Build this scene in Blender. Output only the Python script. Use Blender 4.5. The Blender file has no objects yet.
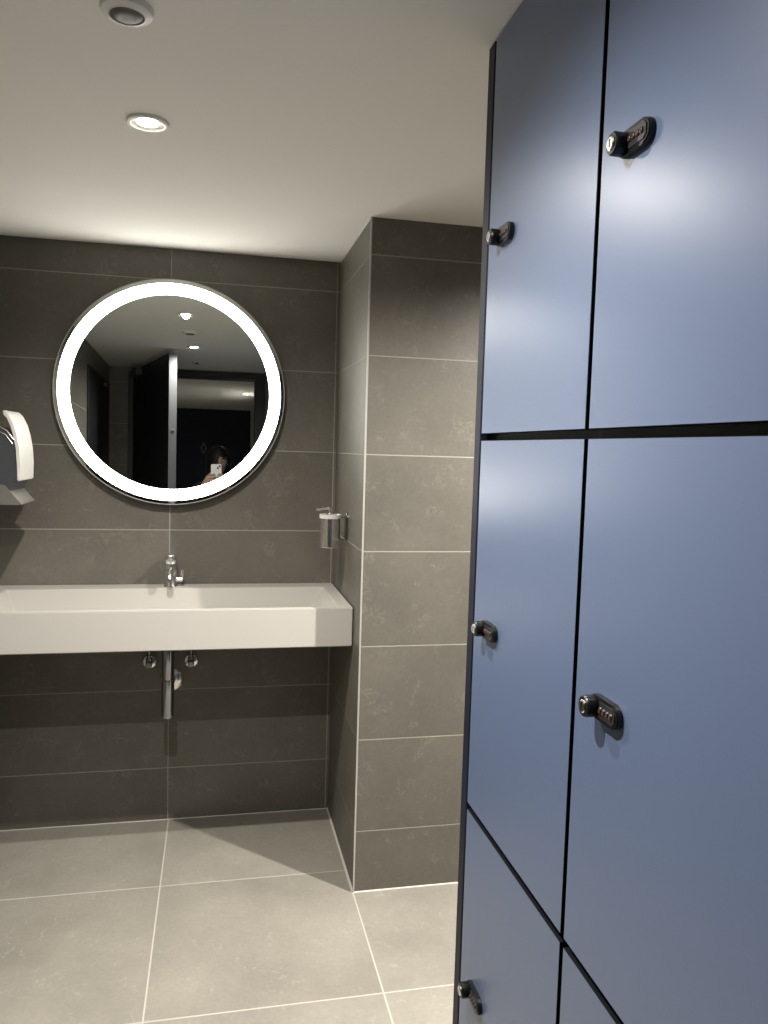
import bpy, bmesh, math, random
from mathutils import Vector, Matrix, Euler

D = bpy.data
SC = bpy.context.scene
COL = SC.collection
PI = math.pi
random.seed(7)

# ------------------------------------------------------------------ layout (metres; camera stands above the origin)
CAM_H = 1.4157
F_PX = 778.0181
YAW, PITCH, ROLL = 12.2708, -4.5288, 1.6637
YB = 2.9443          # wall behind the basin
YC = 2.3502          # front of the tiled pier
XC = 0.4466          # side of the tiled pier
H = 2.1113           # ceiling
ROW0, ROW = 0.2019, 0.30
FX, FY, FS = -0.1594, 2.484, 0.6047
XL = 0.4513          # locker door fronts
XLEFT = -0.757
YF = -0.096          # wall with the doorway
WALL_SEAM = -0.163

# ------------------------------------------------------------------ helpers
def obj(name, bm, mats, parent=None, smooth=False, angle=35):
    bmesh.ops.recalc_face_normals(bm, faces=bm.faces)
    me = D.meshes.new(name)
    bm.to_mesh(me); bm.free()
    if not isinstance(mats, (list, tuple)):
        mats = [mats]
    for m in mats:
        me.materials.append(m)
    if smooth:
        for p in me.polygons:
            p.use_smooth = True
        try:
            me.set_sharp_from_angle(angle=math.radians(angle))
        except Exception:
            pass
    o = D.objects.new(name, me)
    COL.objects.link(o)
    if parent is not None:
        o.parent = parent
    return o

def thing(name, label, cat, loc=(0, 0, 0), rot=(0, 0, 0), group=None):
    o = D.objects.new(name, None)
    o.empty_display_size = 0.05
    COL.objects.link(o)
    o.location = loc
    o.rotation_euler = rot
    o['label'] = label
    o['category'] = cat
    if group:
        o['group'] = group
    return o

def struct(name, bm, mats, parent=None, **k):
    o = obj(name, bm, mats, parent, **k)
    if parent is None:
        o['kind'] = 'structure'
    return o

def box(bm, x0, x1, y0, y1, z0, z1, mi=0, bev=0.0, seg=1):
    r = bmesh.ops.create_cube(bm, size=1.0)
    vs = r['verts']
    for v in vs:
        v.co = Vector(((x0 + x1) / 2 + v.co.x * (x1 - x0), (y0 + y1) / 2 + v.co.y * (y1 - y0), (z0 + z1) / 2 + v.co.z * (z1 - z0)))
    fs = set(f for v in vs for f in v.link_faces)
    for f in fs:
        f.material_index = mi
    if bev > 0:
        es = list(set(e for v in vs for e in v.link_edges))
        r2 = bmesh.ops.bevel(bm, geom=es, offset=bev, segments=seg, affect='EDGES', profile=0.5)
        for f in r2['faces']:
            f.material_index = mi
    return vs

def frame_of(axis):
    a = Vector(axis).normalized()
    t = Vector((0, 0, 1)) if abs(a.z) < 0.9 else Vector((1, 0, 0))
    u = a.cross(t).normalized()
    return a, u, a.cross(u).normalized()

def lathe(bm, prof, origin=(0, 0, 0), axis=(0, 0, 1), n=40, mi=0, mids=None, scale=(1, 1)):
    """prof: list of (radius, height along the axis); closed where radius is 0"""
    a, u, v = frame_of(axis)
    o = Vector(origin)
    rings = []
    for (r, h) in prof:
        if r < 1e-7:
            rings.append([bm.verts.new(o + a * h)])
        else:
            rings.append([bm.verts.new(o + a * h + (u * math.cos(2 * PI * k / n) * scale[0] + v * math.sin(2 * PI * k / n) * scale[1]) * r) for k in range(n)])
    for i in range(len(rings) - 1):
        A, B = rings[i], rings[i + 1]
        m = mids[i] if mids else mi
        for k in range(n):
            j = (k + 1) % n
            if len(A) == 1 and len(B) == 1:
                continue
            if len(A) == 1:
                f = bm.faces.new((A[0], B[j], B[k]))
            elif len(B) == 1:
                f = bm.faces.new((A[k], A[j], B[0]))
            else:
                f = bm.faces.new((A[k], A[j], B[j], B[k]))
            f.material_index = m

def tube(bm, pts, rad, n=16, mi=0, caps=True):
    pts = [Vector(p) for p in pts]
    rads = rad if isinstance(rad, (list, tuple)) else [rad] * len(pts)
    rings = []
    prev = None
    for i, p in enumerate(pts):
        if i == 0:
            t = pts[1] - pts[0]
        elif i == len(pts) - 1:
            t = pts[-1] - pts[-2]
        else:
            t = (pts[i + 1] - p).normalized() + (p - pts[i - 1]).normalized()
        t.normalize()
        if prev is None:
            _, u, v = frame_of(t)
        else:
            u = (prev - t * prev.dot(t)).normalized()
            v = t.cross(u)
        prev = u
        rings.append([bm.verts.new(p + (u * math.cos(2 * PI * k / n) + v * math.sin(2 * PI * k / n)) * rads[i]) for k in range(n)])
    for A, B in zip(rings, rings[1:]):
        for k in range(n):
            f = bm.faces.new((A[k], A[(k + 1) % n], B[(k + 1) % n], B[k]))
            f.material_index = mi
    if caps:
        for R in (rings[0][::-1], rings[-1]):
            f = bm.faces.new(R)
            f.material_index = mi

def prism(bm, poly, mapf, d0, d1, mi=0):
    """extrude the 2D polygon POLY between depths d0 and d1; mapf(a, b, d) gives the 3D point"""
    A = [bm.verts.new(mapf(a, b, d0)) for a, b in poly]
    B = [bm.verts.new(mapf(a, b, d1)) for a, b in poly]
    n = len(poly)
    fs = [bm.faces.new(A[::-1]), bm.faces.new(B)]
    for i in range(n):
        fs.append(bm.faces.new((A[i], A[(i + 1) % n], B[(i + 1) % n], B[i])))
    for f in fs:
        f.material_index = mi
    return fs

# ------------------------------------------------------------------ materials
def nodes_of(name):
    m = D.materials.new(name)
    m.use_nodes = True
    nt = m.node_tree
    return m, nt, nt.nodes['Principled BSDF']

def mat(name, col, rough=0.5, metal=0.0, spec=0.5, coat=0.0, noise=0.0, nscale=40.0, bump=0.0, emit=None, estr=0.0, sheen=0.0):
    m, nt, b = nodes_of(name)
    b.inputs['Base Color'].default_value = (*col, 1)
    b.inputs['Roughness'].default_value = rough
    b.inputs['Metallic'].default_value = metal
    b.inputs['Specular IOR Level'].default_value = spec
    b.inputs['Coat Weight'].default_value = coat
    if emit:
        b.inputs['Emission Color'].default_value = (*emit, 1)
        b.inputs['Emission Strength'].default_value = estr
    tc = nt.nodes.new('ShaderNodeTexCoord')
    nz = nt.nodes.new('ShaderNodeTexNoise')
    nz.inputs['Scale'].default_value = nscale
    nz.inputs['Detail'].default_value = 4
    nt.links.new(tc.outputs['Object'], nz.inputs['Vector'])
    if noise > 0:
        mx = nt.nodes.new('ShaderNodeMix'); mx.data_type = 'RGBA'
        mx.inputs['A'].default_value = tuple(c * (1 - noise) for c in col) + (1,)
        mx.inputs['B'].default_value = tuple(min(1, c * (1 + noise)) for c in col) + (1,)
        nt.links.new(nz.outputs['Fac'], mx.inputs['Factor'])
        nt.links.new(mx.outputs['Result'], b.inputs['Base Color'])
    if bump > 0:
        bp = nt.nodes.new('ShaderNodeBump')
        bp.inputs['Strength'].default_value = bump
        bp.inputs['Distance'].default_value = 0.002
        nt.links.new(nz.outputs['Fac'], bp.inputs['Height'])
        nt.links.new(bp.outputs['Normal'], b.inputs['Normal'])
    return m

def tile_mat(name, base, fleck, grout, u_axis, v_axis, u0, us, v0, vs, gw=0.0034, rough=0.45, flat_face=None, fl_scale=17.0, fl_amt=0.42):
    """stone-look porcelain tiles: cloudy ground, pale scratchy flecks, thin pale joints"""
    m, nt, b = nodes_of(name)
    N = nt.nodes.new; L = nt.links.new
    tc = N('ShaderNodeTexCoord')
    sp = N('ShaderNodeSeparateXYZ'); L(tc.outputs['Object'], sp.inputs[0])
    def math_(op, a, bb=None, c=None):
        n = N('ShaderNodeMath'); n.operation = op
        for i, x in enumerate((a, bb, c)):
            if x is None: continue
            if isinstance(x, (int, float)): n.inputs[i].default_value = x
            else: L(x, n.inputs[i])
        return n.outputs[0]
    def line(axis, o, s):
        t = math_('DIVIDE', math_('SUBTRACT', sp.outputs[axis], o), s)
        fr = math_('FRACT', t)
        d = math_('MULTIPLY', math_('MINIMUM', fr, math_('SUBTRACT', 1.0, fr)), s)
        return d, math_('FLOOR', t)
    du, iu = line(u_axis, u0, us)
    dv, iv = line(v_axis, v0, vs)
    d = math_('MINIMUM', du, dv)
    gm = N('ShaderNodeMapRange'); gm.inputs['From Min'].default_value = gw * 0.35; gm.inputs['From Max'].default_value = gw * 0.65
    gm.inputs['To Min'].default_value = 1; gm.inputs['To Max'].default_value = 0
    L(d, gm.inputs['Value'])
    # a different cut of stone on every tile
    cv = N('ShaderNodeCombineXYZ'); L(iu, cv.inputs[0]); L(iv, cv.inputs[1])
    wn = N('ShaderNodeTexWhiteNoise'); wn.noise_dimensions = '3D'; L(cv.outputs[0], wn.inputs['Vector'])
    sc = N('ShaderNodeVectorMath'); sc.operation = 'MULTIPLY_ADD'
    L(wn.outputs['Color'], sc.inputs[0]); sc.inputs[1].default_value = (9, 9, 9); L(tc.outputs['Object'], sc.inputs[2])
    P = sc.outputs[0]
    n1 = N('ShaderNodeTexNoise'); n1.inputs['Scale'].default_value = 3.2; n1.inputs['Detail'].default_value = 6; n1.inputs['Roughness'].default_value = 0.62
    L(P, n1.inputs['Vector'])
    n2 = N('ShaderNodeTexNoise'); n2.inputs['Scale'].default_value = fl_scale; n2.inputs['Detail'].default_value = 8; n2.inputs['Roughness'].default_value = 0.7; n2.inputs['Distortion'].default_value = 0.35
    L(P, n2.inputs['Vector'])
    n3 = N('ShaderNodeTexNoise'); n3.inputs['Scale'].default_value = 90; n3.inputs['Detail'].default_value = 3
    L(P, n3.inputs['Vector'])
    # thin ridges where n2 crosses one half, broken up by a second field
    rd = math_('ABSOLUTE', math_('SUBTRACT', n2.outputs['Fac'], 0.5))
    rm = N('ShaderNodeMapRange'); rm.inputs['From Min'].default_value = 0.0; rm.inputs['From Max'].default_value = 0.016
    rm.inputs['To Min'].default_value = 1; rm.inputs['To Max'].default_value = 0
    L(rd, rm.inputs['Value'])
    n4 = N('ShaderNodeTexNoise'); n4.inputs['Scale'].default_value = 15.0; n4.inputs['Detail'].default_value = 3
    L(P, n4.inputs['Vector'])
    pm = N('ShaderNodeMapRange'); pm.inputs['From Min'].default_value = 0.53; pm.inputs['From Max'].default_value = 0.63
    L(n4.outputs['Fac'], pm.inputs['Value'])
    vein = math_('MULTIPLY', rm.outputs[0], pm.outputs[0])
    cl = N('ShaderNodeMapRange'); cl.inputs['From Min'].default_value = 0.3; cl.inputs['From Max'].default_value = 0.7
    cl.inputs['To Min'].default_value = 0.84; cl.inputs['To Max'].default_value = 1.14
    L(n1.outputs['Fac'], cl.inputs['Value'])
    fn = N('ShaderNodeMapRange'); fn.inputs['From Min'].default_value = 0.3; fn.inputs['From Max'].default_value = 0.7
    fn.inputs['To Min'].default_value = 0.95; fn.inputs['To Max'].default_value = 1.05
    L(n3.outputs['Fac'], fn.inputs['Value'])
    tv = N('ShaderNodeMapRange'); tv.inputs['To Min'].default_value = 0.95; tv.inputs['To Max'].default_value = 1.05
    L(wn.outputs['Value'], tv.inputs['Value'])
    k = math_('MULTIPLY', math_('MULTIPLY', cl.outputs[0], fn.outputs[0]), tv.outputs[0])
    vm = N('ShaderNodeVectorMath'); vm.operation = 'SCALE'; vm.inputs[0].default_value = base; L(k, vm.inputs['Scale'])
    m1 = N('ShaderNodeMix'); m1.data_type = 'RGBA'
    L(math_('MULTIPLY', vein, fl_amt), m1.inputs['Factor']); L(vm.outputs[0], m1.inputs['A']); m1.inputs['B'].default_value = (*fleck, 1)
    m2 = N('ShaderNodeMix'); m2.data_type = 'RGBA'
    L(gm.outputs[0], m2.inputs['Factor']); L(m1.outputs['Result'], m2.inputs['A']); m2.inputs['B'].default_value = (*grout, 1)
    L(m2.outputs['Result'], b.inputs['Base Color'])
    rr = N('ShaderNodeMapRange'); rr.inputs['To Min'].default_value = rough; rr.inputs['To Max'].default_value = 0.85
    L(gm.outputs[0], rr.inputs['Value']); L(rr.outputs[0], b.inputs['Roughness']); b.inputs['Specular IOR Level'].default_value = 0.35
    hh = math_('ADD', math_('MULTIPLY', gm.outputs[0], -1.0), math_('MULTIPLY', n1.outputs['Fac'], 0.25))
    bp = N('ShaderNodeBump'); bp.inputs['Strength'].default_value = 0.35; bp.inputs['Distance'].default_value = 0.002
    L(hh, bp.inputs['Height']); L(bp.outputs['Normal'], b.inputs['Normal'])
    return m

WALL_C = (0.138, 0.128, 0.108); WALL_F = (0.32, 0.305, 0.265); GROUT = (0.31, 0.297, 0.26)
M = {}
M['tile_x'] = tile_mat('wall tile along x', WALL_C, WALL_F, GROUT, 0, 2, WALL_SEAM, 0.6, ROW0, ROW)
M['tile_pier'] = tile_mat('wall tile on pier', WALL_C, WALL_F, GROUT, 0, 2, XC, 0.6, ROW0, ROW)
M['tile_y'] = tile_mat('wall tile along y', WALL_C, WALL_F, GROUT, 1, 2, YB, 0.6, ROW0, ROW)
M['floor'] = tile_mat('floor tile', (0.262, 0.247, 0.211), (0.42, 0.40, 0.345), (0.43, 0.41, 0.36), 0, 1, FX, FS, FY, FS, gw=0.0046, rough=0.42, fl_scale=15.0, fl_amt=0.75)
M['ceiling'] = mat('white ceiling paint', (0.80, 0.785, 0.745), 0.9, spec=0.2, noise=0.02, nscale=3, bump=0.05)
M['caulk'] = mat('pale joint sealant', (0.55, 0.53, 0.47), 0.5, noise=0.06, nscale=60)
M['edge_trim'] = mat('matt metal tile trim', (0.52, 0.51, 0.475), 0.35, metal=0.3, noise=0.04)
M['basin'] = mat('cream solid surface', (0.475, 0.460, 0.425), 0.32, spec=0.45, noise=0.012, nscale=6)
M['chrome'] = mat('chrome', (0.86, 0.855, 0.84), 0.2, metal=1.0, noise=0.02, nscale=15)
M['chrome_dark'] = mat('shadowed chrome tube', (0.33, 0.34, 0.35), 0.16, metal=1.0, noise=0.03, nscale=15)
M['black_plastic'] = mat('black plastic', (0.007, 0.007, 0.008), 0.35, spec=0.35, noise=0.15, nscale=80)
M['lock_face'] = mat('satin dark lock face', (0.035, 0.036, 0.038), 0.35, metal=0.2, noise=0.1, nscale=80)
M['dial'] = mat('grey dial', (0.05, 0.048, 0.048), 0.4, noise=0.1, nscale=80)
M['red_mark'] = mat('red dial mark', (0.13, 0.035, 0.03), 0.4, noise=0.1)
M['door_blue'] = mat('satin blue laminate', (0.112, 0.156, 0.264), 0.33, spec=0.7, noise=0.015, nscale=2.5)
M['edge_black'] = mat('black edge band', (0.004, 0.005, 0.008), 0.6, spec=0.15, noise=0.1)
M['navy'] = mat('navy board', (0.010, 0.013, 0.026), 0.55, spec=0.25, noise=0.05, nscale=12)
M['white_plastic'] = mat('white plastic', (0.64, 0.63, 0.59), 0.28, noise=0.01, nscale=10)
M['grey_plastic'] = mat('grey plastic', (0.14, 0.133, 0.118), 0.4, noise=0.03, nscale=30)
M['dark_panel'] = mat('smoked plastic', (0.055, 0.058, 0.068), 0.25, noise=0.05, nscale=20)
M['mirror'] = mat('silvered glass', (0.60, 0.62, 0.60), 0.0, metal=1.0, noise=0.004, nscale=2)
M['mirror_body'] = mat('mirror backing', (0.30, 0.30, 0.30), 0.4, metal=0.7, noise=0.03)
M['ring'] = mat('lit frosted ring', (0.9, 0.9, 0.88), 0.6, emit=(1.0, 0.975, 0.90), estr=6.0, noise=0.005)
M['lamp'] = mat('lit downlight lens', (0.9, 0.9, 0.9), 0.5, emit=(1.0, 0.95, 0.85), estr=18.0, noise=0.005)
M['bezel'] = mat('white lamp bezel', (0.72, 0.70, 0.66), 0.35, noise=0.01)
M['bezel_in'] = mat('bright lamp reflector', (0.45, 0.44, 0.42), 0.4, metal=0.2, noise=0.01)
M['sensor_dark'] = mat('dark sensor dome', (0.085, 0.08, 0.075), 0.35, noise=0.06, nscale=60)
M['black_door'] = mat('black laminate', (0.008, 0.009, 0.011), 0.5, noise=0.1, nscale=8)
M['alu'] = mat('brushed aluminium edge', (0.085, 0.088, 0.095), 0.5, metal=0.3, noise=0.06, nscale=25)
M['frame'] = mat('black frame paint', (0.010, 0.010, 0.012), 0.45, noise=0.1)
M['plaster'] = mat('grey painted plaster', (0.60, 0.59, 0.57), 0.85, noise=0.03, nscale=6, bump=0.05)
M['emblem'] = mat('pale grey sign', (0.16, 0.17, 0.17), 0.4, noise=0.05)
M['skin'] = mat('skin', (0.40, 0.265, 0.20), 0.5, noise=0.05, nscale=14)
M['hair'] = mat('black hair', (0.007, 0.006, 0.005), 0.6, spec=0.3, noise=0.25, nscale=120, bump=0.4)
M['knit'] = mat('black jersey', (0.014, 0.014, 0.016), 0.9, noise=0.2, nscale=160, bump=0.3)
M['denim'] = mat('dark trousers', (0.012, 0.014, 0.022), 0.9, noise=0.2, nscale=160, bump=0.2)
M['eye_white'] = mat('eye white', (0.45, 0.43, 0.40), 0.25, noise=0.01)
M['iris'] = mat('dark iris', (0.02, 0.012, 0.008), 0.2, noise=0.1)
M['lip'] = mat('lip', (0.42, 0.16, 0.14), 0.45, noise=0.05)
M['phone_white'] = mat('white phone back', (0.82, 0.82, 0.80), 0.22, noise=0.01)
M['lens_black'] = mat('black lens glass', (0.006, 0.006, 0.007), 0.08, noise=0.1)
M['screen'] = mat('phone screen glass', (0.01, 0.01, 0.012), 0.1, noise=0.1)

# ------------------------------------------------------------------ the setting
XR = 1.95            # far right wall beyond the lockers
YCOR = -3.1          # end of the corridor behind the doorway
bm = bmesh.new(); box(bm, -1.5, XR + .1, YCOR - .1, YB + .1, -.1, 0)
struct('floor', bm, M['floor'])
bm = bmesh.new(); box(bm, -1.5, XR + .1, YCOR - .1, YB + .1, H, H + .1)
struct('ceiling', bm, M['ceiling'])
bm = bmesh.new(); box(bm, XLEFT - .1, XC + .05, YB, YB + .1, 0, H)
struct('wall_back', bm, M['tile_x'])
# the pier: side face (facing the basin) and front face are tiled with their own joints
bm = bmesh.new()
box(bm, XC, XR + .1, YC, YB + .1, 0, H)
bm.normal_update()
for f in bm.faces:
    f.material_index = 1 if abs(f.normal.x) > .5 else 0
struct('wall_pier', bm, [M['tile_pier'], M['tile_y']])
bm = bmesh.new(); box(bm, XLEFT - .1, XLEFT, YF - .12, YB, 0, H)
struct('wall_left', bm, M['tile_y'])
bm = bmesh.new(); box(bm, XR, XR + .1, YF, YC, 0, H)
struct('wall_right', bm, M['tile_y'])
# wall with the doorway behind the photographer
DX0, DX1, DZ = -.625, .298, 2.072
bm = bmesh.new()
box(bm, XLEFT, DX0, YF - .12, YF, 0, H)
box(bm, DX1, XR, YF - .12, YF, 0, H)
box(bm, DX0, DX1, YF - .12, YF, DZ, H)
struct('wall_front', bm, M['tile_x'])
# black door frame with a stop
bm = bmesh.new()
box(bm, DX0, DX0 + .035, YF - .13, YF + .012, 0, DZ, bev=.002)
box(bm, DX1 - .02, DX1 + .055, YF - .13, YF + .012, 0, DZ + .030, bev=.002)
box(bm, DX0 + .035, DX1 - .02, YF - .13, YF + .012, DZ - .012, DZ + .030, bev=.002)
box(bm, DX0 + .035, DX1 - .02, YF + .012, YF + .022, DZ + .010, DZ + .026, bev=.002)
struct('trim_1', bm, M['frame'])
# corridor outside
bm = bmesh.new(); box(bm, .375, .475, YCOR, YF - .12, 0, H)
struct('wall_corridor_right', bm, M['plaster'])
bm = bmesh.new(); box(bm, -1.3, -1.2, YCOR, YF - .12, 0, H)
struct('wall_corridor_left', bm, M['plaster'])
bm = bmesh.new(); box(bm, -1.3, .475, YCOR - .1, YCOR, 0, H)
struct('wall_corridor_end', bm, M['navy'])
# metal tile trim down the pier corner and pale sealant along the joints
bm = bmesh.new(); box(bm, XC - .002, XC + .003, YC - .002, YC + .003, 0, H)
struct('trim_2', bm, M['edge_trim'])
bm = bmesh.new()
def fillet(bm, p0, p1, a, b, s=.004):
    a, b = Vector(a) * s, Vector(b) * s
    p0, p1 = Vector(p0), Vector(p1)
    A = [bm.verts.new(p) for p in (p0, p0 + a, p0 + b)]
    B = [bm.verts.new(p) for p in (p1, p1 + a, p1 + b)]
    bm.faces.new(A); bm.faces.new(B[::-1])
    for i in range(3):
        bm.faces.new((A[i], A[(i + 1) % 3], B[(i + 1) % 3], B[i]))
fillet(bm, (XC, YC, 0), (XC, YB, 0), (-1, 0, 0), (0, 0, 1), .006)
fillet(bm, (XC, YC, 0), (XR, YC, 0), (0, -1, 0), (0, 0, 1), .003)
fillet(bm, (XLEFT, YB, 0), (XC, YB, 0), (0, -1, 0), (0, 0, 1), .0022)
fillet(bm, (XLEFT, YF, 0), (XLEFT, YB, 0), (1, 0, 0), (0, 0, 1), .005)
struct('trim_3', bm, M['caulk'])
bm = bmesh.new()
fillet(bm, (XC, YC, H), (XC, YB, H), (-1, 0, 0), (0, 0, -1), .004)
struct('trim_4', bm, M['caulk'])

# black door leaf standing open behind the camera, seen in the mirror
hx, hy = DX0 + .035, YF + .012
tipx, tipy = -.292, .80
dv = Vector((tipx - hx, tipy - hy, 0)); W = dv.length; ang = math.atan2(dv.y, dv.x)
LT = .052
leaf_m = Matrix.Translation((hx, hy, 0)) @ Matrix.Rotation(ang, 4, 'Z')
bm = bmesh.new(); box(bm, 0.004, W, -LT, 0, .008, 2.083, bev=.001)
door = struct('door_1', bm, M['black_door'])
door.matrix_world = leaf_m
bm = bmesh.new(); box(bm, W, W + .004, -LT + .001, -.001, .01, 2.081, bev=.0008)
o = obj('door_edge', bm, M['alu'], door); o['label'] = 'grey aluminium door edge'
bm = bmesh.new()
box(bm, W + .004, W + .006, -LT + .012, -.012, 1.0, 1.2, bev=.0005)
box(bm, W + .004, W + .0085, -LT + .016, -.016, 1.60, 1.612, bev=.0005)
obj('lock_plate', bm, M['chrome'], door)
bm = bmesh.new()
box(bm, .07, .27, 0, .045, 2.02, 2.073, bev=.006, seg=2)
lathe(bm, [(0, 0), (.016, 0), (.018, .004), (.018, .014), (0, .014)], (.11, .02, 2.073), (0, 0, 1), 20)
obj('door_closer', bm, M['alu'], door, smooth=True)
bm = bmesh.new()
for s, y0 in ((1, 0), (-1, -LT)):
    lathe(bm, [(0, 0), (.024, 0), (.024, s * .006), (0, s * .006)], (W - .06, y0, 1.02), (0, 1, 0), 24)
    tube(bm, [(W - .06, y0, 1.02), (W - .06, y0 + s * .045, 1.02), (W - .07, y0 + s * .052, 1.02), (W - .18, y0 + s * .052, 1.02)], .009, 12)
obj('door_handle', bm, M['chrome'], door, smooth=True)

# dark flush door in the left wall, seen in the mirror
bm = bmesh.new()
box(bm, XLEFT - .02, XLEFT + .012, YF + .07, .885, .005, 1.975, bev=.002)
d2 = struct('door_2', bm, M['black_door'])
bm = bmesh.new(); box(bm, XLEFT + .012, XLEFT + .03, .17, .255, 1.925, 1.945, bev=.002)
obj('door_latch', bm, M['alu'], d2)

# sign on the dark corridor wall: a small upright diamond outline
t = thing('wall_sign', 'small pale diamond outline on the dark corridor wall, seen in the mirror', 'sign', (-.135, YCOR, 1.675))
bm = bmesh.new()
q = 4
ro, ri = [], []
for k in range(q):
    a = PI / 2 * k
    ro.append((math.cos(a) * .034, math.sin(a) * .066)); ri.append((math.cos(a) * .023, math.sin(a) * .047))
for k in range(q):
    j = (k + 1) % q
    prism(bm, [ro[k], ro[j], ri[j], ri[k]], lambda a, b, d: (a, d, b), 0, .004)
bmesh.ops.remove_doubles(bm, verts=bm.verts, dist=1e-5)
obj('diamond_outline', bm, M['emblem'], t)

# ------------------------------------------------------------------ basin
SY0, SX1, SZ0, SZ1 = 2.471, XC - .0035, .772, .901
SX0 = XLEFT + .001
bm = bmesh.new()
def quadring(z, x0, x1, y0, y1):
    return [bm.verts.new(p) for p in ((x0, y0, z), (x1, y0, z), (x1, y1, z), (x0, y1, z))]
bot = quadring(SZ0, SX0, SX1, SY0, YB - .0005)
top = quadring(SZ1, SX0, SX1, SY0, YB - .0005)
lip = quadring(SZ1, SX0 + .058, SX1 - .046, SY0 + .020, 2.852)
ctr = quadring(SZ1 - .072, SX0 + .085, SX1 - .088, SY0 + .030, 2.838)
bm.faces.new(bot[::-1])
for A, B in ((bot, top), (top, lip), (lip, ctr)):
    for i in range(4):
        bm.faces.new((A[i], A[(i + 1) % 4], B[(i + 1) % 4], B[i]))
bm.faces.new(ctr)
bmesh.ops.bevel(bm, geom=[e for e in bm.edges if not e.is_boundary], offset=.0028, segments=2, affect='EDGES')
basin = thing('washbasin', 'long cream rectangular washbasin fixed between the walls under the round mirror', 'washbasin', (0, 0, 0))
b_o = obj('basin', bm, M['basin'], basin, smooth=True, angle=25)
bm = bmesh.new()
lathe(bm, [(0, .004), (.022, .004), (.026, .002), (.030, 0)], (-.152, 2.66, SZ1 - .072), (0, 0, 1), 32)
obj('drain_cover', bm, M['chrome'], basin, smooth=True)

# tap
ft = thing('basin_tap', 'chrome single-lever tap standing on the back ledge of the basin', 'tap', (-.155, 2.893, SZ1))
bm = bmesh.new()
lathe(bm, [(0, 0), (.0245, 0), (.0245, .003), (.0225, .006), (.0215, .05), (.0205, .075), (.0195, .082), (0, .082)], n=32)
obj('tap_body', bm, M['chrome'], ft, smooth=True)
bm = bmesh.new()
tube(bm, [(0, -.010, .052), (0, -.045, .060), (0, -.080, .056), (0, -.094, .050), (0, -.097, .040)], [.0125, .0125, .012, .0115, .011], 20)
obj('spout', bm, M['chrome'], ft, smooth=True)
bm = bmesh.new()
lathe(bm, [(0, 0), (.0085, 0), (.0085, .004), (.0065, .004), (.0065, .001), (0, .001)], (0, -.097, .036), (0, 0, 1), 20)
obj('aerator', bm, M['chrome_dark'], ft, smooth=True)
bm = bmesh.new()
lathe(bm, [(0, .084), (.0205, .084), (.0225, .090), (.0235, .102), (.0205, .114), (.012, .121), (0, .123)], n=32)
tube(bm, [(0, -.012, .104), (0, -.045, .108), (0, -.066, .112)], [.008, .0068, .0055], 12)
obj('cap_lever', bm, M['chrome'], ft, smooth=True)
bm = bmesh.new()
tube(bm, [(.019, 0, .026), (.036, 0, .026)], .0085, 16)
tube(bm, [(.036, 0, .022), (.039, 0, .034), (.040, 0, .060)], [.0075, .0065, .0055], 14)
lathe(bm, [(0, 0), (.0095, 0), (.0095, .006), (0, .006)], (.034, 0, .026), (1, 0, 0), 20)
obj('side_lever', bm, M['chrome'], ft, smooth=True)

# waste trap under the basin
tr = thing('waste_trap', 'thick upright chrome waste trap hanging under the middle of the basin', 'pipe', (-.152, 2.70, SZ0))
bm = bmesh.new()
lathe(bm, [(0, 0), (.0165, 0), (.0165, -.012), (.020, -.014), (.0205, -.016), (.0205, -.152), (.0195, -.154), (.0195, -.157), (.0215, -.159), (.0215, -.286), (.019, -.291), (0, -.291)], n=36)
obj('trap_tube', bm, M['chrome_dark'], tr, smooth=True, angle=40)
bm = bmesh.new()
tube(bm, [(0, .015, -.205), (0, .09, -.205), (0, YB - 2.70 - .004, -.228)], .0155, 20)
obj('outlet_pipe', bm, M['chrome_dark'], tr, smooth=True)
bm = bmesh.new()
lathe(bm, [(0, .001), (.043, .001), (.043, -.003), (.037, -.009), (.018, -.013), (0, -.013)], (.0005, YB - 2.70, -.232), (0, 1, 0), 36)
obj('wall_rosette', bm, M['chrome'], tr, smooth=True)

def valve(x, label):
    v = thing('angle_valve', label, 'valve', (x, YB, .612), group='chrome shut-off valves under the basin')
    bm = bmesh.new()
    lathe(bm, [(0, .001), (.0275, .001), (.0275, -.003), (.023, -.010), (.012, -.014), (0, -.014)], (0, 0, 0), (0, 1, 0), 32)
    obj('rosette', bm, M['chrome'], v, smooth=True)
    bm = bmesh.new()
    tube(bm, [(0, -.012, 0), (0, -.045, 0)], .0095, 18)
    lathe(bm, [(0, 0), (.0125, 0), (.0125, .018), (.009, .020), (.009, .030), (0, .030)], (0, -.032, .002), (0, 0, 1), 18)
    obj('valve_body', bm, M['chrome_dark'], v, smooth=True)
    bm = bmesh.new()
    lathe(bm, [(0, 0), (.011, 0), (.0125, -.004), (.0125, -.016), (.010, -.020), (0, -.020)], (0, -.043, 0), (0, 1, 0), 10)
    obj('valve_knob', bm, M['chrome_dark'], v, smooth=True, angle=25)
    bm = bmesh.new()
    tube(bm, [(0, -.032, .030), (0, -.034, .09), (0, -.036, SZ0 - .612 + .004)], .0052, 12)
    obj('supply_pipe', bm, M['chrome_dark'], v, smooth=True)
valve(-.2305, 'small round chrome shut-off valve left of the waste trap under the basin')
valve(-.0815, 'small round chrome shut-off valve right of the waste trap under the basin')

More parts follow.
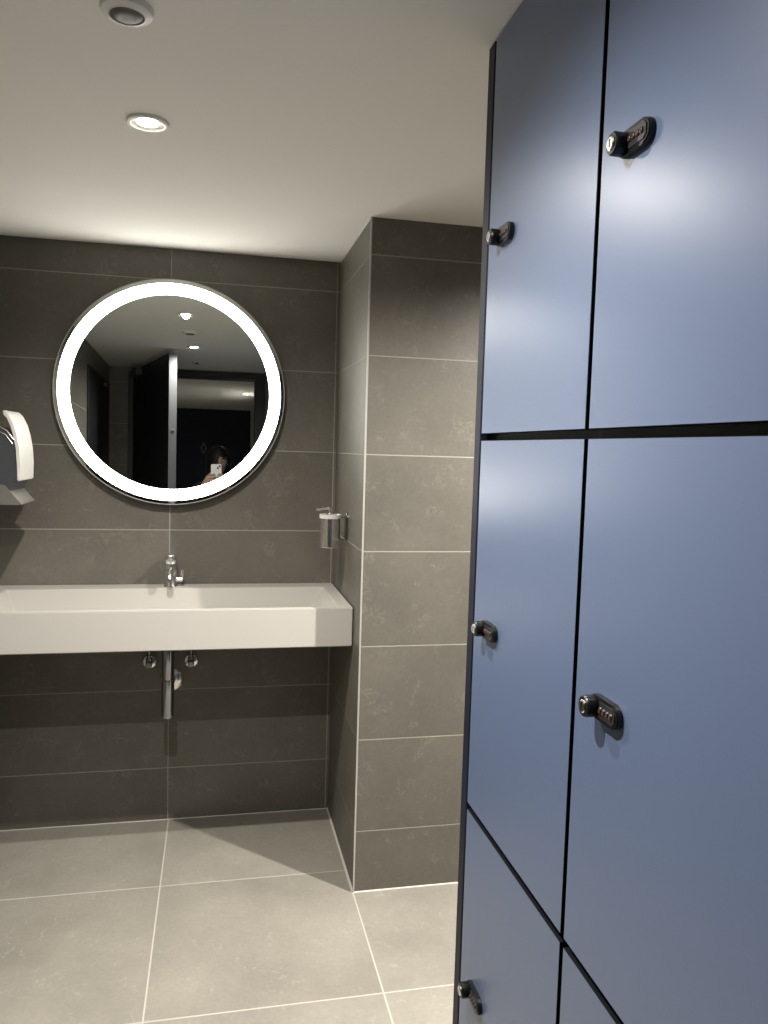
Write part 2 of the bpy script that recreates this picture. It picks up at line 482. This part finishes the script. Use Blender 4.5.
# ------------------------------------------------------------------ round lit mirror
TILT = math.radians(1.4)
mi = thing('round_mirror', 'large round wall mirror with a glowing white ring above the basin', 'mirror', (-.1567, YB - .03, 1.5994), (-TILT, 0, 0))
RM = .4018
bm = bmesh.new()
lathe(bm, [(0, .019), (.330, .019), (.330, .0055), (0, .0055)], (0, 0, 0), (0, 1, 0), 96)
obj('mirror_back', bm, M['mirror_body'], mi, smooth=True)
bm = bmesh.new()
lathe(bm, [(0, .0055), (RM - .002, .0055), (RM - .002, 0), (0, 0)], (0, 0, 0), (0, 1, 0), 128)
obj('mirror_glass', bm, M['mirror'], mi, smooth=True)
bm = bmesh.new()
lathe(bm, [(RM - .0025, -.0008), (RM, -.0008), (RM + .0012, .0012), (RM + .0012, .0075), (RM - .0025, .0075), (RM - .0025, -.0008)], (0, 0, 0), (0, 1, 0), 128)
obj('mirror_rim', bm, M['edge_trim'], mi, smooth=True)
bm = bmesh.new()
RO, RI = .3872, .3465
lathe(bm, [(RI, 0), (RI, -.0012), (RI + .001, -.0016), (RO - .001, -.0016), (RO, -.0012), (RO, 0), (RI, 0)], (0, 0, 0), (0, 1, 0), 128)
o = obj('light_ring', bm, M['ring'], mi, smooth=True); o['label'] = 'glowing white light ring'

# ------------------------------------------------------------------ soap dispenser on the pier side
sd = thing('soap_dispenser', 'small chrome soap dispenser with a pump, fixed to the pier beside the basin', 'soap dispenser', (.387, 2.645, 1.078))
bm = bmesh.new()
lathe(bm, [(0, 0), (.0335, 0), (.035, .002), (.035, .108), (.0335, .110), (0, .110)], n=40)
obj('container', bm, M['chrome'], sd, smooth=True)
bm = bmesh.new()
lathe(bm, [(.0352, .100), (.0372, .100), (.0372, .113), (.0345, .113), (.0352, .100)], n=40)
o = obj('holder_ring', bm, M['white_plastic'], sd, smooth=True); o['label'] = 'white holder ring'
bm = bmesh.new()
lathe(bm, [(0, .110), (.016, .110), (.016, .115), (.008, .117), (.0065, .117), (.0065, .131), (.009, .132), (.009, .139), (0, .140)], n=24)
tube(bm, [(-.004, 0, .135), (-.030, -.002, .131), (-.050, -.003, .1285)], [.0045, .004, .0032], 12)
obj('pump', bm, M['chrome'], sd, smooth=True)
bm = bmesh.new()
tube(bm, [(.0370, 0, .106), (.052, 0, .106)], .006, 14)
tube(bm, [(.030, 0, .030), (.050, 0, .030)], .006, 14)
lathe(bm, [(0, 0), (.020, 0), (.020, .006), (.018, .008), (0, .008)], (XC - .387 + .001, 0, .100), (-1, 0, 0), 28)
box(bm, XC - .387 - .008, XC - .387 + .001, -.012, .012, .024, .100, bev=.002)
obj('wall_bracket', bm, M['chrome_dark'], sd, smooth=True)

# ------------------------------------------------------------------ hand dryer on the left wall
hd = thing('hand_dryer', 'white wall-mounted hand dryer with a curved cover, half cut off at the left', 'hand dryer', (XLEFT, 2.615, 1.21))
Y0h, Y1h = 0.0, .190
side = lambda a, b, d: (a, d, b)
bodyp = [(-.001, .006), (.112, .006), (.132, .05), (.146, .085), (.148, .15), (.140, .205), (.120, .232), (.095, .244), (-.001, .250)]
bm = bmesh.new(); prism(bm, bodyp, side, Y0h + .006, Y1h - .006)
obj('dryer_body', bm, M['dark_panel'], hd)
outer = [(.1585, .077), (.1595, .13), (.157, .180), (.150, .222), (.141, .255), (.130, .280), (.120, .2925), (.112, .297)]
inner = [(.109, .290), (.116, .284), (.123, .272), (.133, .248), (.141, .218), (.148, .178), (.1505, .13), (.1495, .077)]
bm = bmesh.new(); prism(bm, outer + inner, side, Y0h, Y1h)
bmesh.ops.bevel(bm, geom=[e for e in bm.edges], offset=.003, segments=3, affect='EDGES')
o = obj('curved_cover', bm, M['white_plastic'], hd, smooth=True, angle=40); o['label'] = 'white curved cover'
bm = bmesh.new()
tube(bm, [(.002, Y0h + .005, .252), (.096, Y0h + .005, .246), (.121, Y0h + .005, .234), (.141, Y0h + .005, .206)], .0028, 10)
tube(bm, [(.002, Y0h + .005, .238), (.094, Y0h + .005, .232), (.118, Y0h + .005, .220), (.138, Y0h + .005, .192)], .0022, 10)
obj('trim_strip', bm, M['chrome'], hd, smooth=True)
bm = bmesh.new()
prism(bm, [(-.001, 0), (.150, 0), (.164, .003), (.160, .008), (.115, .062), (-.001, .090)], side, Y0h + .001, Y1h - .001)
bmesh.ops.bevel(bm, geom=[e for e in bm.edges], offset=.002, segments=2, affect='EDGES')
obj('drip_tray', bm, M['grey_plastic'], hd)

# ------------------------------------------------------------------ ceiling fittings
LAMPS = [((-.153, 1.824), 'lit round recessed downlight in the ceiling between mirror and ceiling sensor'),
         ((-.139, .889), 'lit round downlight nearest the doorway, seen in the mirror'),
         ((1.15, 1.645), 'lit round downlight hidden behind the blue lockers'),
         ((.262, -1.47), 'lit round downlight in the dark corridor, seen in the mirror')]
for (x, y), lab in LAMPS:
    d = thing('ceiling_downlight', lab, 'downlight', (x, y, H), group='round ceiling downlights')
    bm = bmesh.new()
    lathe(bm, [(.034, -.0005), (.0455, -.0005), (.0455, -.003), (.043, -.0058), (.037, -.0062), (.034, -.004), (.034, -.0005)], n=48)
    obj('bezel', bm, M['bezel'], d, smooth=True)
    bm = bmesh.new()
    lathe(bm, [(.034, -.0045), (.028, -.0015), (.0225, -.0012), (.0225, -.0002), (.034, -.0003), (.034, -.0045)], n=48)
    obj('reflector', bm, M['bezel_in'], d, smooth=True)
    bm = bmesh.new()
    lathe(bm, [(0, -.0035), (.015, -.0032), (.0225, -.0022), (.0225, -.0004), (0, -.0004)], n=40)
    obj('lens', bm, M['lamp'], d, smooth=True)

sn = thing('ceiling_sensor', 'round white ceiling sensor with a dark centre, at the top edge', 'sensor', (-.148, 1.370, H))
bm = bmesh.new()
lathe(bm, [(0, -.0002), (.0415, -.0002), (.042, -.004), (.040, -.009), (.035, -.0115), (.031, -.0115), (.0275, -.0135), (.0275, -.005), (0, -.005)], n=48)
obj('sensor_base', bm, M['bezel'], sn, smooth=True)
bm = bmesh.new()
lathe(bm, [(0, -.0165), (.012, -.0162), (.021, -.0145), (.0255, -.0115), (.0255, -.006), (0, -.006)], n=40)
obj('sensor_dome', bm, M['sensor_dark'], sn, smooth=True)
sp_ = thing('ceiling_sprinkler', 'tiny round ceiling fitting near the doorway, seen in the mirror', 'sprinkler', (-.135, .294, H))
bm = bmesh.new()
lathe(bm, [(0, -.0002), (.034, -.0002), (.034, -.003), (.028, -.006), (0, -.006)], n=36)
obj('cover_plate', bm, M['bezel'], sp_, smooth=True)
bm = bmesh.new()
lathe(bm, [(0, -.006), (.010, -.006), (.010, -.012), (.016, -.013), (.016, -.015), (0, -.015)], n=24)
obj('nozzle', bm, M['sensor_dark'], sp_, smooth=True)

# ------------------------------------------------------------------ lockers
GAP = .010
ZG = [.118, .7808, 1.4435, H - .003]
CAR_X0, CAR_X1 = XL + .019, .93
def build_locker(name, y0, label):
    """tower of three doors; local y runs from 0 to .4"""
    t = thing(name, label, 'locker', (0, y0, 0), group='blue locker towers along the right')
    w = .3995
    bm = bmesh.new()
    s = .018
    box(bm, CAR_X0, CAR_X1, .0005, s, ZG[0] - .02, ZG[3])
    box(bm, CAR_X0, CAR_X1, w - s, w, ZG[0] - .02, ZG[3])
    box(bm, CAR_X1 - .008, CAR_X1, s, w - s, ZG[0] - .02, ZG[3])
    for z in ZG:
        z0, z1 = (z - .009, z + .009)
        if z == ZG[3]: z0, z1 = z - .018, z
        box(bm, CAR_X0, CAR_X1 - .008, s, w - s, z0, z1)
    obj('carcass', bm, M['edge_black'], t)
    bm = bmesh.new(); box(bm, CAR_X0 + .03, CAR_X1 - .02, .001, w - .001, 0, ZG[0] - .02)
    obj('plinth', bm, M['edge_black'], t)
    for r in range(3):
        z0 = ZG[r] + GAP / 2 + .001
        z1 = (ZG[r + 1] - GAP / 2 - .001) if r < 2 else ZG[3] - .001
        zc = (ZG[r] + ZG[r + 1]) / 2
        # door board: blue face with black edge band
        bm = bmesh.new()
        box(bm, XL, XL + .018, GAP / 2, .4 - GAP / 2, z0, z1, bev=.0006)
        bm.normal_update()
        for f in bm.faces:
            f.material_index = 0 if abs(f.normal.x) > .9 else 1
        dr = obj('door', bm, [M['door_blue'], M['edge_black']], t)
        # combination cam lock
        lz = zc + LOCK_DZ[r]
        ly = LOCK_Y
        bm = bmesh.new()
        hb, hl, dp = .0140, .035, .008
        poly = []
        for k in range(13):
            a = -PI / 2 + PI * k / 12
            poly.append((-(hl - hb) - hb * math.cos(a), hb * math.sin(a)))
        for k in range(13):
            a = PI / 2 - PI * k / 12
            poly.append((hl - hb + hb * math.cos(a), hb * math.sin(a)))
        prism(bm, poly, lambda a, b, d: (d, ly + a, lz + b), XL - dp, XL + .0003)
        bmesh.ops.bevel(bm, geom=[e for e in bm.edges], offset=.0016, segments=2, affect='EDGES')
        obj('lock_body', bm, M['black_plastic'], dr, smooth=True, angle=30)
        bm = bmesh.new()
        prism(bm, [(-.024, -.0095), (.006, -.0095), (.006, .0095), (-.024, .0095), (-.029, .005), (-.029, -.005)], lambda a, b, d: (d, ly + a, lz + b), XL - dp - .0012, XL - dp + .0004)
        obj('lock_face', bm, M['lock_face'], dr)
        for q_ in range(4):
            bm = bmesh.new()
            yy = ly - .0215 + .0080 * q_
            lathe(bm, [(0, -.0024), (.0042, -.0024), (.0046, -.0018), (.0046, .0018), (.0042, .0024), (0, .0024)], (XL - dp + .0012, yy, lz), (0, 1, 0), 16)
            prism(bm, [(-.002, -.0026), (.002, -.0026), (0, .0026)], lambda a, b, d: (d, yy + a, lz + b), XL - dp - .0037, XL - dp - .0032, mi=1)
            obj('dial', bm, [M['dial'], M['red_mark']], dr, smooth=True)
        kx, ky = XL - dp, ly + .0205
        bm = bmesh.new()
        lathe(bm, [(0, 0), (.0120, 0), (.0130, -.002), (.0130, -.0125), (.0115, -.0145), (0, -.0145)], (kx, ky, lz), (1, 0, 0), 28)
        obj('lock_knob', bm, M['black_plastic'], dr, smooth=True)
        bm = bmesh.new()
        lathe(bm, [(0, 0), (.0080, 0), (.0080, -.0014), (.0068, -.0024), (0, -.0024)], (kx - .0142, ky, lz), (1, 0, 0), 24)
        box(bm, kx - .0169, kx - .0162, ky - .001, ky + .001, lz - .0045, lz + .0045, mi=1)
        o = obj('key_cap', bm, [M['chrome'], M['lens_black']], dr, smooth=True); o['label'] = 'chrome key cap'
    return t
LOCK_DZ = [.027, .008, -.010]
LOCK_Y = .310
towerA = build_locker('locker_tower', .900, 'blue locker tower farthest away, at the end of the row beside the tiled pier')
towerB = build_locker('locker_tower', .500, 'blue locker tower nearest the viewer, running off the right edge')
towerC = build_locker('locker_tower', .100, 'blue locker tower right beside the doorway, behind the nearest tower and out of frame')
bm = bmesh.new(); box(bm, XL + .0005, CAR_X1, .4035, .4335, 0, H - .002, bev=.0015)
o = obj('end_panel', bm, M['navy'], towerA); o['label'] = 'dark navy end panel'

# ------------------------------------------------------------------ the photographer, seen in the mirror
y_, p_, r_ = (math.radians(a) for a in (YAW, PITCH, ROLL))
FWD = Vector((math.sin(y_) * math.cos(p_), math.cos(y_) * math.cos(p_), math.sin(p_)))
RT0 = Vector((math.cos(y_), -math.sin(y_), 0)); UP0 = RT0.cross(FWD)
RT = RT0 * math.cos(r_) + UP0 * math.sin(r_)
UP = UP0 * math.cos(r_) - RT0 * math.sin(r_)
EYE = Vector((0, 0, CAM_H))
PM = Matrix((( RT.x, UP.x, FWD.x, 0), (RT.y, UP.y, FWD.y, 0), (RT.z, UP.z, FWD.z, 0), (0, 0, 0, 1)))

ph = thing('smartphone', 'white smartphone held up by the person in the mirror', 'phone', (0, 0, 0))
ph.matrix_world = Matrix.Translation(EYE - FWD * .004) @ PM      # local: x right, y up, z towards the mirror
def rrect(w, h, r, cx=0, cy=0, n=6):
    pts = []
    for sx, sy, a0 in ((1, 1, 0), (-1, 1, PI / 2), (-1, -1, PI), (1, -1, 1.5 * PI)):
        for k in range(n + 1):
            a = a0 + PI / 2 * k / n
            pts.append((cx + sx * (w / 2 - r) + r * math.cos(a), cy + sy * (h / 2 - r) + r * math.sin(a)))
    return pts
pcx, pcy = .0045, -.070
flat = lambda a, b, d: (a, b, d)
bm = bmesh.new(); prism(bm, rrect(.076, .152, .011, pcx, pcy), flat, -.0115, -.0035)
bmesh.ops.bevel(bm, geom=[e for e in bm.edges], offset=.001, segments=2, affect='EDGES')
obj('phone_body', bm, M['phone_white'], ph, smooth=True, angle=30)
bm = bmesh.new(); prism(bm, rrect(.071, .147, .009, pcx, pcy), flat, -.0121, -.0114)
obj('phone_screen', bm, M['screen'], ph)
bm = bmesh.new(); prism(bm, rrect(.034, .034, .008, .0225, -.0160), flat, -.0037, -.0022)
obj('camera_plate', bm, M['phone_white'], ph)
for lx, ly_ in ((0.0300, -.0090), (.0155, -.0225)):
    bm = bmesh.new()
    lathe(bm, [(0, -.0023), (.0068, -.0023), (.0068, -.0008), (.0058, -.0004), (.0052, -.0012), (0, -.0012)], (lx, ly_, 0), (0, 0, 1), 24)
    obj('camera_lens', bm, M['lens_black'], ph, smooth=True)

def skin_mesh(name, chains, sub=2):
    """evaluate a skin modifier over joint chains; chains: lists of (key, point, radius), shared keys join"""
    bm = bmesh.new(); lay = bm.verts.layers.skin.verify()
    keys = {}
    first = True
    for ch in chains:
        prev = None
        for key, p, r in ch:
            if key is not None and key in keys:
                v = keys[key]
            else:
                v = bm.verts.new(p)
                rr = r if isinstance(r, (tuple, list)) else (r, r)
                v[lay].radius = rr
                v[lay].use_root = first
                first = False
                if key is not None: keys[key] = v
            if prev is not None and bm.edges.get((prev, v)) is None:
                bm.edges.new((prev, v))
            prev = v
    me = D.meshes.new(name); bm.to_mesh(me); bm.free()
    o = D.objects.new(name, me); COL.objects.link(o)
    sk = o.modifiers.new('s', 'SKIN'); sk.use_smooth_shade = True
    sb = o.modifiers.new('u', 'SUBSURF'); sb.levels = sub; sb.render_levels = sub
    dg = bpy.context.evaluated_depsgraph_get(); dg.update()
    out = D.meshes.new_from_object(o.evaluated_get(dg))
    D.objects.remove(o)
    return out

def V(*a): return Vector(a)
PX, PY = .012, -.36                       # where the person stands
hipz = .83
pel = V(PX, PY - .03, .86)
head_c = V(.016, -.315, 1.452)
def leg(s):
    n = 'L' if s < 0 else 'R'
    return [('pel', pel, (.115, .10)), (n + 'hip', V(PX + s * .085, PY - .03, .80), .082), (None, V(PX + s * .095, PY - .015, .62), .070), (None, V(PX + s * .10, PY, .45), .052),
            (None, V(PX + s * .10, PY - .02, .30), .050), (None, V(PX + s * .10, PY - .035, .10), .034), (None, V(PX + s * .105, PY - .03, .05), .033), (None, V(PX + s * .11, PY + .06, .028), .028), (None, V(PX + s * .113, PY + .13, .022), .022)]
# hands hold the phone from below: points in phone coordinates
PW = ph.matrix_world.copy()
def P(x, y, z): return PW @ Vector((x, y, z))
palmL = P(pcx - .066, pcy - .042, -.022); wristL = P(pcx - .098, pcy - .105, -.040)
palmR = P(pcx + .067, pcy - .055, -.024); wristR = P(pcx + .102, pcy - .120, -.045)
shL, shR = V(PX - .155, PY - .03, 1.235), V(PX + .155, PY - .03, 1.235)
elL, elR = V(PX - .215, PY + .03, .985), V(PX + .215, PY + .03, .985)
torso = [('pel', pel, (.115, .10)), ('waist', V(PX, PY - .03, 1.0), (.105, .085)), ('chest', V(PX, PY - .035, 1.15), (.120, .095)), ('sh', V(PX, PY - .04, 1.25), (.085, .065)), ('nk', V(PX, PY - .02, 1.315), .047), ('hd', V(PX + .002, PY + .01, 1.40), .050)]
def arm(s, sh, el, wr, pa):
    n = 'L' if s < 0 else 'R'
    return [('sh', None, 0), (n + 'sh', sh, .052), (None, sh.lerp(el, .5), .044), (n + 'el', el, .036), (None, el.lerp(wr, .45), .034), (n + 'wr', wr, (.023, .023)), (n + 'pa', pa, (.025, .022))]
def fingers(s, pa):
    """four fingers behind the phone back edge, thumb on the screen side"""
    out = []
    n = 'L' if s < 0 else 'R'
    for i, (dy, ln) in enumerate(((.030, .9), (.010, 1.0), (-.011, .95), (-.030, .78))):
        e = s * .0385
        k0 = P(pcx + s * .052, pcy - .035 + dy, -.012)
        k1 = P(pcx + s * .046, pcy - .033 + dy, .0045)
        k2 = P(pcx + s * (.046 - .026 * ln), pcy - .028 + dy * 1.02, .0062)
        k3 = P(pcx + s * (.046 - .044 * ln), pcy - .025 + dy * 1.02, .0052)
        out.append([(n + 'pa', pa, 0), (None, k0, .0090), (None, k1, .0086), (None, k2, .0078), (None, k3, .0066)])
    out.append([(n + 'pa', pa, 0), (None, P(pcx + s * .055, pcy - .020, -.026), .0115), (None, P(pcx + s * .040, pcy + .005, -.0245), .0095), (None, P(pcx + s * .018, pcy + .016, -.0215), .0080)])
    return out
body_chains = [torso, leg(-1), leg(1), arm(-1, shL, elL, wristL, palmL), arm(1, shR, elR, wristR, palmR)] + fingers(-1, palmL)
# the right hand steadies the lower corner
fr = fingers(1, palmR)
body_chains += [[(k, p, r) for k, p, r in c] for c in fr]
skm = skin_mesh('person_skin', body_chains)
bm = bmesh.new(); bm.from_mesh(skm); D.meshes.remove(skm)
# head: an egg with brow, cheeks, chin, nose, ears and lips worked in
TURN = Matrix.Rotation(math.radians(-9), 4, 'Z') @ Matrix.Rotation(math.radians(-6), 4, 'X')
HM = Matrix.Translation(head_c) @ TURN
hv = bmesh.ops.create_uvsphere(bm, u_segments=40, v_segments=28, radius=1.0)['verts']
for v in hv:
    x, y, z = v.co
    w = .070 * (1 - .26 * max(0, -z) ** 1.6)
    d = .088 * (1 - .10 * max(0, -z))
    yy = y * d
    if y > 0:
        yy *= 1 - .10 * max(0, z) ** 2
        if -.95 < z < -.55: yy += .010 * (1 - abs(z + .78) / .25 if abs(z + .78) < .25 else 0) * max(0, 1 - abs(x) * 2.2)
        ez = math.exp(-((z - .02) / .13) ** 2) * math.exp(-((abs(x) - .42) / .2) ** 2)
        yy -= .008 * ez
        yy += .004 * math.exp(-((z - .24) / .10) ** 2) * max(0, 1 - abs(x) * 1.1)
    else:
        yy += -.010 * math.exp(-((z - .25) / .5) ** 2)
    v.co = HM @ Vector((x * w, yy, z * .112))
def lump(c, s, seg=14):
    for v in bmesh.ops.create_uvsphere(bm, u_segments=seg, v_segments=seg - 4, radius=1.0)['verts']:
        v.co = HM @ Vector((c[0] + v.co.x * s[0], c[1] + v.co.y * s[1], c[2] + v.co.z * s[2]))
lump((0, .088, -.010), (.009, .011, .022)); lump((0, .094, -.030), (.0125, .012, .009)); lump((.011, .086, -.032), (.008, .009, .007)); lump((-.011, .086, -.032), (.008, .009, .007))
for s in (1, -1):
    lump((s * .070, -.008, -.008), (.008, .016, .029))
lump((0, .083, -.062), (.021, .008, .0065)); lump((0, .081, -.071), (.017, .008, .006))
person = obj('person', bm, M['skin'], None, smooth=True, angle=180)
person['label'] = 'person with dark hair holding up a white phone, seen only in the round mirror'
person['category'] = 'person'
rm_ = person.modifiers.new('r', 'REMESH'); rm_.mode = 'VOXEL'; rm_.voxel_size = .0042; rm_.use_smooth_shade = True
sm_ = person.modifiers.new('sm', 'SMOOTH'); sm_.factor = .4; sm_.iterations = 2
# hair: a cap shell over the skull falling to the shoulders, with a side-swept fringe
bm = bmesh.new()
cap = []
nu, nv = 44, 26
for j in range(nv + 1):
    row = []
    tt = j / nv
    for i in range(nu):
        a = 2 * PI * i / nu
        x, y = math.cos(a), math.sin(a)
        front = max(0, y)
        # how far down the hair goes at this bearing
        low = -.255 if y < .30 else (-.255 + (y - .30) / .22 * .295 if y < .52 else .040)
        if y >= .30 and x < -.12: low = min(low, -.16 if x < -.32 else .040 - (-.12 - x) * 1.0)
        low += .006 * math.sin(a * 9)
        z = .124 + (low - .124) * tt
        if z > 0:
            zz = min(1, z / .124); k = math.sqrt(max(0, 1 - zz * zz))
        else:
            k = 1.0 + .04 * min(1, -z / .1) - .10 * max(0, -z - .12) / .13
        row.append(bm.verts.new(HM @ Vector((x * .094 * k, (y * .104 - .010) * k, z)) + Vector((0, 0, .0005 * math.sin(a * 17)))))
    cap.append(row)
for j in range(nv):
    for i in range(nu):
        A, B = cap[j], cap[j + 1]
        bm.faces.new((A[i], A[(i + 1) % nu], B[(i + 1) % nu], B[i]))
bmesh.ops.remove_doubles(bm, verts=bm.verts, dist=1e-5)
hair = obj('hair', bm, M['hair'], person, smooth=True, angle=180)
so = hair.modifiers.new('so', 'SOLIDIFY'); so.thickness = .012; so.offset = -1
for s in (1, -1):
    bm = bmesh.new()
    c = HM @ Vector((s * .030, .069, .004))
    for v in bmesh.ops.create_uvsphere(bm, u_segments=20, v_segments=14, radius=.0118)['verts']:
        v.co = c + v.co
    bm.normal_update()
    fd = (HM.to_3x3() @ Vector((0, 1, -.08))).normalized()
    for f in bm.faces:
        f.material_index = 1 if (f.calc_center_median() - c).normalized().dot(fd) > .88 else 0
    obj('eye', bm, [M['eye_white'], M['iris']], person, smooth=True, angle=180)
    bm = bmesh.new()
    tube(bm, [HM @ Vector((s * .014, .0835, .026)), HM @ Vector((s * .030, .0810, .0305)), HM @ Vector((s * .046, .071, .026))], [.003, .0036, .002], 8)
    obj('eyebrow', bm, M['hair'], person, smooth=True)
# clothes follow the same joints, a little larger
def grow(ch, k, keep=None): return [(a, p, (tuple(x + k for x in r) if isinstance(r, tuple) else r + k)) for a, p, r in ch]
def cloth(name, chains, m):
    me = skin_mesh(name, chains)
    bm = bmesh.new(); bm.from_mesh(me); D.meshes.remove(me)
    o = obj(name, bm, m, person, smooth=True, angle=180)
    r = o.modifiers.new('r', 'REMESH'); r.mode = 'VOXEL'; r.voxel_size = .007; r.use_smooth_shade = True
    return o
top_ch = [grow(torso[:5], .014)]
for s, sh, el, wr, pa in ((-1, shL, elL, wristL, palmL), (1, shR, elR, wristR, palmR)):
    a = arm(s, sh, el, wr, pa)
    w2 = el.lerp(wr, .90)
    top_ch.append([a[0]] + grow(a[1:5], .012) + [(None, w2, .034)])
cloth('sweater', top_ch, M['knit'])
leg_ch = []
for s in (-1, 1):
    l = leg(s)
    leg_ch.append(grow(l[:5], .012) + [(None, l[5][1], .052), (None, l[5][1] + V(0, 0, -.04), .054)])
cloth('trousers', leg_ch, M['denim'])
for s in (-1, 1):
    bm = bmesh.new()
    x = PX + s * .108
    pts = []
    for k in range(13):
        tt = k / 12
        pts.append((x, PY - .085 + .245 * tt, 0))
    rows = []
    for k, (a, b, _) in enumerate(pts):
        tt = k / 12
        wv = .040 * (math.sin(PI * min(1, tt * .9 + .12)) ** .5) + .003
        hv_ = .078 * (1 - tt) ** .6 + .028 * (1 - tt ** 6) + .004
        rows.append([bm.verts.new((a + wv * math.cos(q2) * (1 if q2 < PI else 1), b, max(0.001, hv_ * math.sin(q2) if q2 <= PI else .001))) for q2 in [PI * u / 10 for u in range(11)]])
    for A, B in zip(rows, rows[1:]):
        for i in range(10):
            bm.faces.new((A[i], A[i + 1], B[i + 1], B[i]))
        bm.faces.new((A[10], A[0], B[0], B[10]))
    bm.faces.new(rows[0][::-1]); bm.faces.new(rows[-1])
    obj('shoe', bm, M['black_plastic'], person, smooth=True)

# ------------------------------------------------------------------ light
def spot(name, x, y, power, col=(1.0, .945, .875), cone=160, blend=1.0, rad=.018, z=H - .0065):
    l = D.lights.new(name, 'SPOT')
    l.energy = power; l.color = col
    l.spot_size = math.radians(cone); l.spot_blend = blend
    l.shadow_soft_size = rad
    o = D.objects.new(name, l); COL.objects.link(o)
    o.location = (x, y, z)
    return o
for k, ((x, y), pw) in enumerate(zip([a for a, _ in LAMPS], (47, 42, 122, 24))):
    spot('downlight_beam', x, y, pw)
w = D.worlds.new('World'); SC.world = w; w.use_nodes = True
w.node_tree.nodes['Background'].inputs['Color'].default_value = (.9, .95, 1, 1)
w.node_tree.nodes['Background'].inputs['Strength'].default_value = 0.0

# ------------------------------------------------------------------ camera
cd = D.cameras.new('camera'); co = D.objects.new('camera', cd); COL.objects.link(co)
cd.sensor_fit = 'VERTICAL'; cd.sensor_height = 24.0; cd.sensor_width = 18.0
cd.lens = F_PX / 1024 * 24.0
cd.clip_start = .005
co.matrix_world = Matrix(((RT.x, UP.x, -FWD.x, EYE.x), (RT.y, UP.y, -FWD.y, EYE.y), (RT.z, UP.z, -FWD.z, EYE.z), (0, 0, 0, 1)))
SC.camera = co

vs = SC.view_settings
SC.display_settings.display_device = 'sRGB'
vs.view_transform = 'Standard'; vs.look = 'None'; vs.gamma = 1.0; vs.exposure = 1.62
try: vs.use_curve_mapping = False
except Exception: pass
SC.cycles.max_bounces = 12; SC.cycles.diffuse_bounces = 6; SC.cycles.glossy_bounces = 8
SC.cycles.sample_clamp_indirect = 6.0
SC.cycles.use_denoising = True
